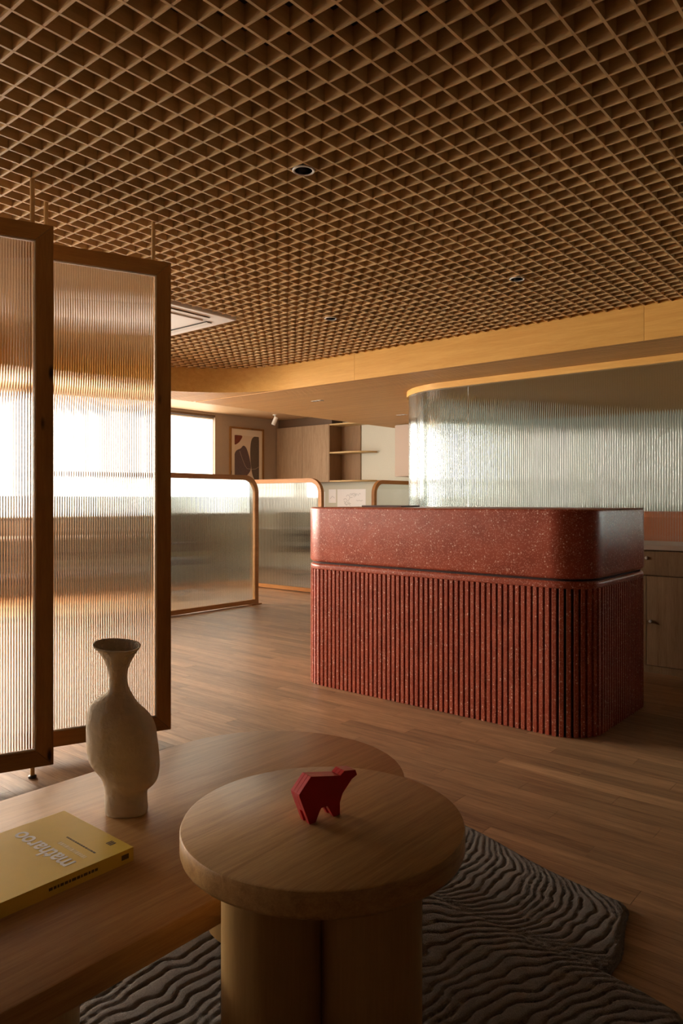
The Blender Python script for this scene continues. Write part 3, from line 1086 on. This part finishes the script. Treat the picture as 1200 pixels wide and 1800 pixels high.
def spotlight(x, y, zc, label):
    t = tag(empty('ceiling_spotlight', (x, y, zc)), label, 'spotlight')
    MB().lathe([(0.035, -0.012), (0.035, 0.0)], 20).build('mount_plate', M['white'], t, smooth=40)
    MB().tube([(0, 0, -0.012), (0, 0, -0.05)], 0.008, 8).build('stem', M['white'], t)
    h_ = MB().lathe([(0.036, -0.075), (0.036, 0.06), (0.03, 0.065)], 24).build('lamp_head', M['white'], t, smooth=40, loc=(0, 0, -0.105))
    h_.rotation_euler = (math.radians(-18), math.radians(14), 0)
    return t


spotlight(-8.93, 8.86, ZC - 0.02, 'small white adjustable spotlight on the bay ceiling beside the picture')


def recessed_strip(x, y, label):
    t = tag(empty('recessed_spot', (x, y, ZS - 0.010)), label, 'downlight', 'tiny three-lamp fittings in the soffit')
    MB().box(-0.075, 0.075, -0.028, 0.028, -0.003, 0.0).build('trim', M['silver'], t)
    for k in (-1, 0, 1):
        MB().lathe([(0.019, -0.0045), (0.019, -0.003)], 16, k * 0.048, 0).build('lamp', M['reflector'], t)


recessed_strip(-5.58, 6.22, 'tiny three-lamp recessed fitting in the middle of the soffit')
recessed_strip(-5.63, 7.96, 'tiny three-lamp recessed fitting in the soffit beside the curved glass')

# ------------------------------------------------------------------ rug
def rug_boundary(x):
    return 1.815 - 0.10 * (x + 0.67) + 0.02 * math.sin(x * 7)


def rug_top(x):
    return 2.325 - 0.235 * (x + 1.37) + 0.012 * math.sin(x * 9 + 1)


def build_rug():
    res = 0.0055
    xs = np.arange(-1.80, -0.36, res)
    ys = np.arange(0.30, 2.46, res)
    X, Y = np.meshgrid(xs, ys)
    Vb = 1.815 - 0.10 * (X + 0.67) + 0.02 * np.sin(X * 7)
    Vt = 2.325 - 0.235 * (X + 1.37) + 0.012 * np.sin(X * 9 + 1)
    # edge distances of the two lobes (positive inside)
    d1 = np.minimum(Vt - Y, (-0.70 + 0.10 * (2.17 - Y) + 0.015 * np.sin(Y * 14)) - X)
    r2x = -0.47 + 0.04 * (1.79 - Y) + 0.015 * np.sin(Y * 11)
    d2 = np.minimum(Vb - Y, r2x - X)
    # rounded outer corners
    def rc(a, b, r):
        out = np.minimum(a, b)
        corner = (a < r) & (b < r)
        return np.where(corner, r - np.hypot(r - a, r - b), out)
    d1 = rc(Vt - Y, (-0.70 + 0.10 * (2.17 - Y) + 0.015 * np.sin(Y * 14)) - X, 0.05)
    d2 = rc(Vb - Y, r2x - X, 0.05)
    inside = (np.maximum(np.where(Y > Vb - 0.01, d1, -1), d2) > 0)
    d = np.where(Y > Vb, d1, np.maximum(d2, np.where(X < -0.70, 0.1, d2)))

    def wob(A, B, seed):
        return (np.sin(A * 23 + B * 7 + seed) * 0.5 + np.sin(A * 11 - B * 31 + seed * 2.1) * 0.35 + np.sin(A * 47 + B * 19 + seed * 0.7) * 0.25
                + np.sin(B * 63 + A * 12 + seed * 1.3) * 0.22 + np.sin(B * 97 - A * 21 + seed) * 0.12)
    pitch = 0.029
    f1 = X + 0.13 * np.exp(-(Vt - Y) / 0.055) + 0.09 * np.exp(-(Y - Vb) / 0.035) - 0.03 * (Y - 2.0)
    ph1 = f1 / pitch + 0.55 * wob(X, Y, 1.0)
    f2 = X - 0.32 * (Y - 1.5) * np.clip((X + 1.25) / 0.4, 0, 1) - 0.10 * np.exp(-(Vb - Y) / 0.05)
    ph2 = f2 / (pitch * 1.2) + 0.55 * wob(X, Y, 4.0)
    ph = np.where(Y > Vb, ph1, ph2)
    fr = ph - np.floor(ph)
    g_ = np.minimum(fr, 1 - fr)
    ridge = np.clip(g_ / 0.24, 0, 1)
    ridge = np.sqrt(1 - (1 - ridge) ** 2)
    edge = np.clip(d / 0.018, 0, 1)
    seam = np.clip(np.abs(Y - Vb) / 0.012, 0, 1)
    rng = np.random.default_rng(5)
    Z = 0.004 + (0.004 + 0.0125 * ridge * (0.75 + 0.25 * seam)) * np.sqrt(edge) + rng.uniform(-0.0007, 0.0007, X.shape)
    idx = -np.ones(X.shape, int)
    idx[inside] = np.arange(inside.sum())
    verts = np.stack([X[inside], Y[inside], Z[inside]], 1)
    q = inside[:-1, :-1] & inside[1:, :-1] & inside[:-1, 1:] & inside[1:, 1:]
    faces = np.stack([idx[:-1, :-1][q], idx[:-1, 1:][q], idx[1:, 1:][q], idx[1:, :-1][q]], 1)
    me = bpy.data.meshes.new('rug')
    me.vertices.add(len(verts))
    me.vertices.foreach_set('co', verts.ravel())
    me.loops.add(faces.size)
    me.loops.foreach_set('vertex_index', faces.ravel().astype(np.int32))
    me.polygons.add(len(faces))
    me.polygons.foreach_set('loop_start', np.arange(0, faces.size, 4, dtype=np.int32))
    me.update(calc_edges=True)
    me.polygons.foreach_set('use_smooth', [True] * len(faces))
    # skirt down to the floor
    bm = bmesh.new()
    bm.from_mesh(me)
    ret = bmesh.ops.extrude_edge_only(bm, edges=[e for e in bm.edges if e.is_boundary])
    for v in ret['geom']:
        if isinstance(v, bmesh.types.BMVert):
            v.co.z = 0.0005
    bm.to_mesh(me)
    bm.free()
    me.materials.append(plain('rug_wool', (0.22, 0.192, 0.165), 0.95, bump=0.5, bscale=420, var=0.22))
    return me


tag(link('rug', build_rug()), 'thick grey rug carved with wavy contour lines under the tables', 'rug')

# ------------------------------------------------------------------ low coffee table (stadium top on two drums)
RUG = 0.0215
TCX, THW, TZ = -1.54, 0.405, 0.40
table = tag(empty('coffee_table', (TCX, 0.9, 0)), 'long low oak coffee table with a half-round end', 'table')
ye = 1.49 - 0.9
out_ = [(THW * math.cos(a), ye + THW * math.sin(a)) for a in [PI * k / 48 for k in range(49)]]
yb = -0.25 - 0.9
out_ += [(THW * math.cos(a), yb + THW * math.sin(a)) for a in [PI + PI * k / 48 for k in range(49)]]
MB().prism(out_, TZ - 0.058, TZ).build('table_top', M['table'], table, smooth=30, bevel=0.004)
for yy in (-0.28, 0.55):
    MB().lathe([((0.215 if yy < 0 else 0.17), RUG), ((0.215 if yy < 0 else 0.17), TZ - 0.058)], 64, 0.05, yy).build('drum_leg', M['column'], table, smooth=40)

# ------------------------------------------------------------------ round side table on clustered columns
sx, sy = cam2room(-0.035, 1.382)
stool = tag(empty('side_table', (sx, sy, 0), 0), 'round oak side table on clustered columns overlapping the low table', 'table')
SR_, SZ = 0.266, 0.60
top = MB().lathe([(SR_ - 0.010, SZ - 0.049), (SR_ - 0.002, SZ - 0.044), (SR_, SZ - 0.038), (SR_, SZ - 0.006), (SR_ - 0.0018, SZ - 0.0018), (SR_ - 0.006, SZ)], 128)
top.build('table_top', M['stool'], stool, smooth=40)
for a, b in ((-1, -1), (1, -1), (-1, 1), (1, 1)):
    ox, oy = cam2room(a * 0.0875, b * 0.0875)
    MB().lathe([(0.0905, RUG), (0.0905, SZ - 0.049)], 48, ox, oy).build('column', M['column'], stool, smooth=40)

# ------------------------------------------------------------------ vase
def build_vase():
    rows_ = [  # y, left, right in a 3.75x crop; depth half-axis in metres
        (1232, 697, 962, 0.040), (1210, 690, 968, 0.043), (1180, 688, 966, 0.044), (1130, 695, 963, 0.044), (1090, 697, 964, 0.045),
        (1072, 695, 978, 0.047), (1050, 692, 1008, 0.051), (1025, 686, 1026, 0.055), (980, 665, 1038, 0.058), (930, 615, 1041, 0.061), (880, 590, 1040, 0.063),
        (800, 575, 1032, 0.065), (700, 571, 1022, 0.065), (650, 570, 1010, 0.063), (600, 573, 980, 0.060), (560, 578, 935, 0.056), (530, 587, 900, 0.052),
        (500, 605, 880, 0.046), (475, 634, 866, 0.041), (455, 672, 856, 0.036), (440, 700, 848, 0.032), (420, 712, 840, 0.029), (400, 720, 835, 0.027), (350, 720, 828, 0.025),
        (300, 712, 835, 0.026), (265, 700, 848, 0.027), (230, 685, 865, 0.029), (200, 667, 884, 0.031), (170, 640, 903, 0.033), (150, 620, 914, 0.034), (132, 606, 922, 0.035)]
    k = 1.872 / FPX / 3.75
    xc, yb_ = 828.0, 1232.0
    seg = 48
    v, f = [], []
    # densify by spline
    arr = np.array(rows_, float)
    t = np.linspace(0, len(arr) - 1, 90)
    dense = np.stack([np.interp(t, np.arange(len(arr)), arr[:, c]) for c in range(4)], 1)
    ker = np.array([1, 2, 3, 2, 1.0]) / 9
    for c in (1, 2, 3):
        pad = np.concatenate([[dense[0, c]] * 2, dense[:, c], [dense[-1, c]] * 2])
        dense[:, c] = np.convolve(pad, ker, 'valid')
    rings = []
    n = len(dense)
    for i, (y, l, r, b) in enumerate(dense):
        u = i / (n - 1)
        tilt = max(0, (u - 0.86) / 0.14) * -0.075      # the lip dips to the right
        a = (r - l) / 2 * k
        cx = ((r + l) / 2 - xc) * k
        z = (yb_ - y) * k
        rings.append((cx, z, a, b, tilt))
    inner = [(cx, z, a - 0.004, b - 0.004, tl) for cx, z, a, b, tl in rings[-34:]][::-1]
    allr = rings + inner
    for ci, (cx, z, a, b, tl) in enumerate(allr):
        for q in range(seg):
            th = 2 * PI * q / seg
            e = 0.88
            cs, sn = math.cos(th), math.sin(th)
            x = cx + a * math.copysign(abs(cs) ** e, cs)
            yv = b * math.copysign(abs(sn) ** e, sn)
            nz = mnoise.noise(Vector((x * 16, yv * 16, z * 16))) * (0.0022 if 4 < ci < len(rings) - 4 else 0.0006)
            v.append((x + nz * cs, yv + nz * sn, max(0.0, z + tl * (x - cx) - 4.0 * tl * yv)))
    m_ = len(allr)
    for i in range(m_ - 1):
        for q in range(seg):
            f.append((i * seg + q, i * seg + (q + 1) % seg, (i + 1) * seg + (q + 1) % seg, (i + 1) * seg + q))
    f.append(tuple(range(seg - 1, -1, -1)))
    f.append(tuple((m_ - 1) * seg + q for q in range(seg)))
    mb = MB()
    mb.add(v, f)
    return mb.mesh('vase', M['vase'], smooth='all')


vx, vy = cam2room((222 - 600) / FPX * 1.872, 1.872)
tag(link('vase', build_vase(), None, (vx, vy, TZ), YAW), 'sculptural cream ceramic vase with lopsided body and flared lip on the low table', 'vase')

# ------------------------------------------------------------------ book
bk = tag(empty('book', (-1.5425, 0.755, TZ)), 'thick yellow paperback book lying on the low table', 'book')
BW, BL, BT = 0.1475, 0.188, 0.030
MB().box(-BW + 0.002, BW - 0.002, -BL + 0.002, BL - 0.002, 0.0015, BT - 0.0015).build('page_block', M['paper'], bk)
MB().box(-BW, BW, -BL, BL, BT - 0.0015, BT).build('front_cover', M['book'], bk)
MB().box(-BW, BW, -BL, BL, 0.0, 0.0015).build('back_cover', M['book'], bk)
MB().box(BW - 0.002, BW, -BL, BL, 0.0015, BT - 0.0015).build('spine', M['book'], bk)


def lettering(name, text, size, loc, rot, mat, parent):
    cu = bpy.data.curves.new(name, 'FONT')
    cu.body = text
    cu.size = size
    cu.extrude = 0.0002
    cu.offset = 0.0011
    cu.materials.append(mat)
    tmp = bpy.data.objects.new(name, cu)
    COL.objects.link(tmp)
    bpy.context.view_layer.update()
    me = bpy.data.meshes.new_from_object(tmp.evaluated_get(bpy.context.evaluated_depsgraph_get()))
    bpy.data.objects.remove(tmp)
    o = link(name, me, parent, loc)
    o.rotation_euler = rot
    return o


lettering('title_lettering', 'matharoo', 0.058, (-1.428 + 1.5425, 0.825 - 0.755, BT + 0.0003), (0, 0, PI), M['ink_white'], bk)
def print_dashes(name, x0, x1, y, hgt, n, mat, seed):
    random.seed(seed)
    m = MB()
    x = x0
    while x > x1:
        w_ = random.uniform(0.003, 0.009)
        m.box(max(x1, x - w_), x, y - hgt / 2, y + hgt / 2, BT, BT + 0.0003)
        x -= w_ + 0.002
    m.build(name, mat, bk)


print_dashes('small_print', 0.108, -0.01, 0.118, 0.004, 12, M['ink_dark'], 2)
print_dashes('pale_print', 0.11, 0.0, 0.093, 0.010, 12, M['ink_pale'], 3)
lg = MB()
for k in range(3):
    lg.box(0.085 + k * 0.0065, 0.089 + k * 0.0065, 0.158, 0.174, BT, BT + 0.0003)
lg.build('publisher_mark', M['ink_dark'], bk)
sp = MB()
random.seed(9)
y = 0.10
while y > -0.01:
    w_ = random.uniform(0.004, 0.010)
    sp.box(BW, BW + 0.0003, y - w_, y, 0.012, 0.018)
    y -= w_ + 0.002
sp.build('spine_print', M['ink_dark'], bk)
MB().box(BW, BW + 0.0003, 0.158, 0.176, 0.010, 0.021).build('spine_mark', M['ink_dark'], bk)

# ------------------------------------------------------------------ red bear figurine
def build_bear():
    prof = [(0.026, 0.0878), (0.094, 0.0745), (0.104, 0.0815), (0.131, 0.0775), (0.135, 0.0670), (0.122, 0.0610), (0.100, 0.0390), (0.0935, 0.0235),
            (0.0935, 0.0), (0.078, 0.0), (0.064, 0.0230), (0.050, 0.0235), (0.044, 0.0140), (0.037, 0.0), (0.023, 0.0), (0.001, 0.055), (0.0, 0.061)]
    body = [(0.026, 0.0878), (0.094, 0.0745), (0.104, 0.0815), (0.131, 0.0775), (0.135, 0.0670), (0.122, 0.0610), (0.100, 0.0390), (0.096, 0.030),
            (0.070, 0.026), (0.045, 0.024), (0.013, 0.024), (0.001, 0.055), (0.0, 0.061)]
    th = 0.029
    n = len(prof)
    m = MB()
    m.prism_axis(prof, -th / 2, -th / 6, 'y')
    m.prism_axis(body, -th / 6, th / 6, 'y')
    m.prism_axis(prof, th / 6, th / 2, 'y')
    return m


bx_, by_ = cam2room(-0.0534, 1.353)
Lv = Vector(cam2room(0.80, 0.60))
rot = math.atan2(Lv.y, Lv.x)
bear = build_bear().mesh('bear_figurine', M['bear'], bevel=0.0006, bseg=1)
for v in bear.vertices:
    v.co.x -= 0.030
    v.co.y += 0.0145
tag(link('bear_figurine', bear, None, (bx_, by_, SZ), rot), 'small faceted red bear figurine standing on the round side table', 'figurine')
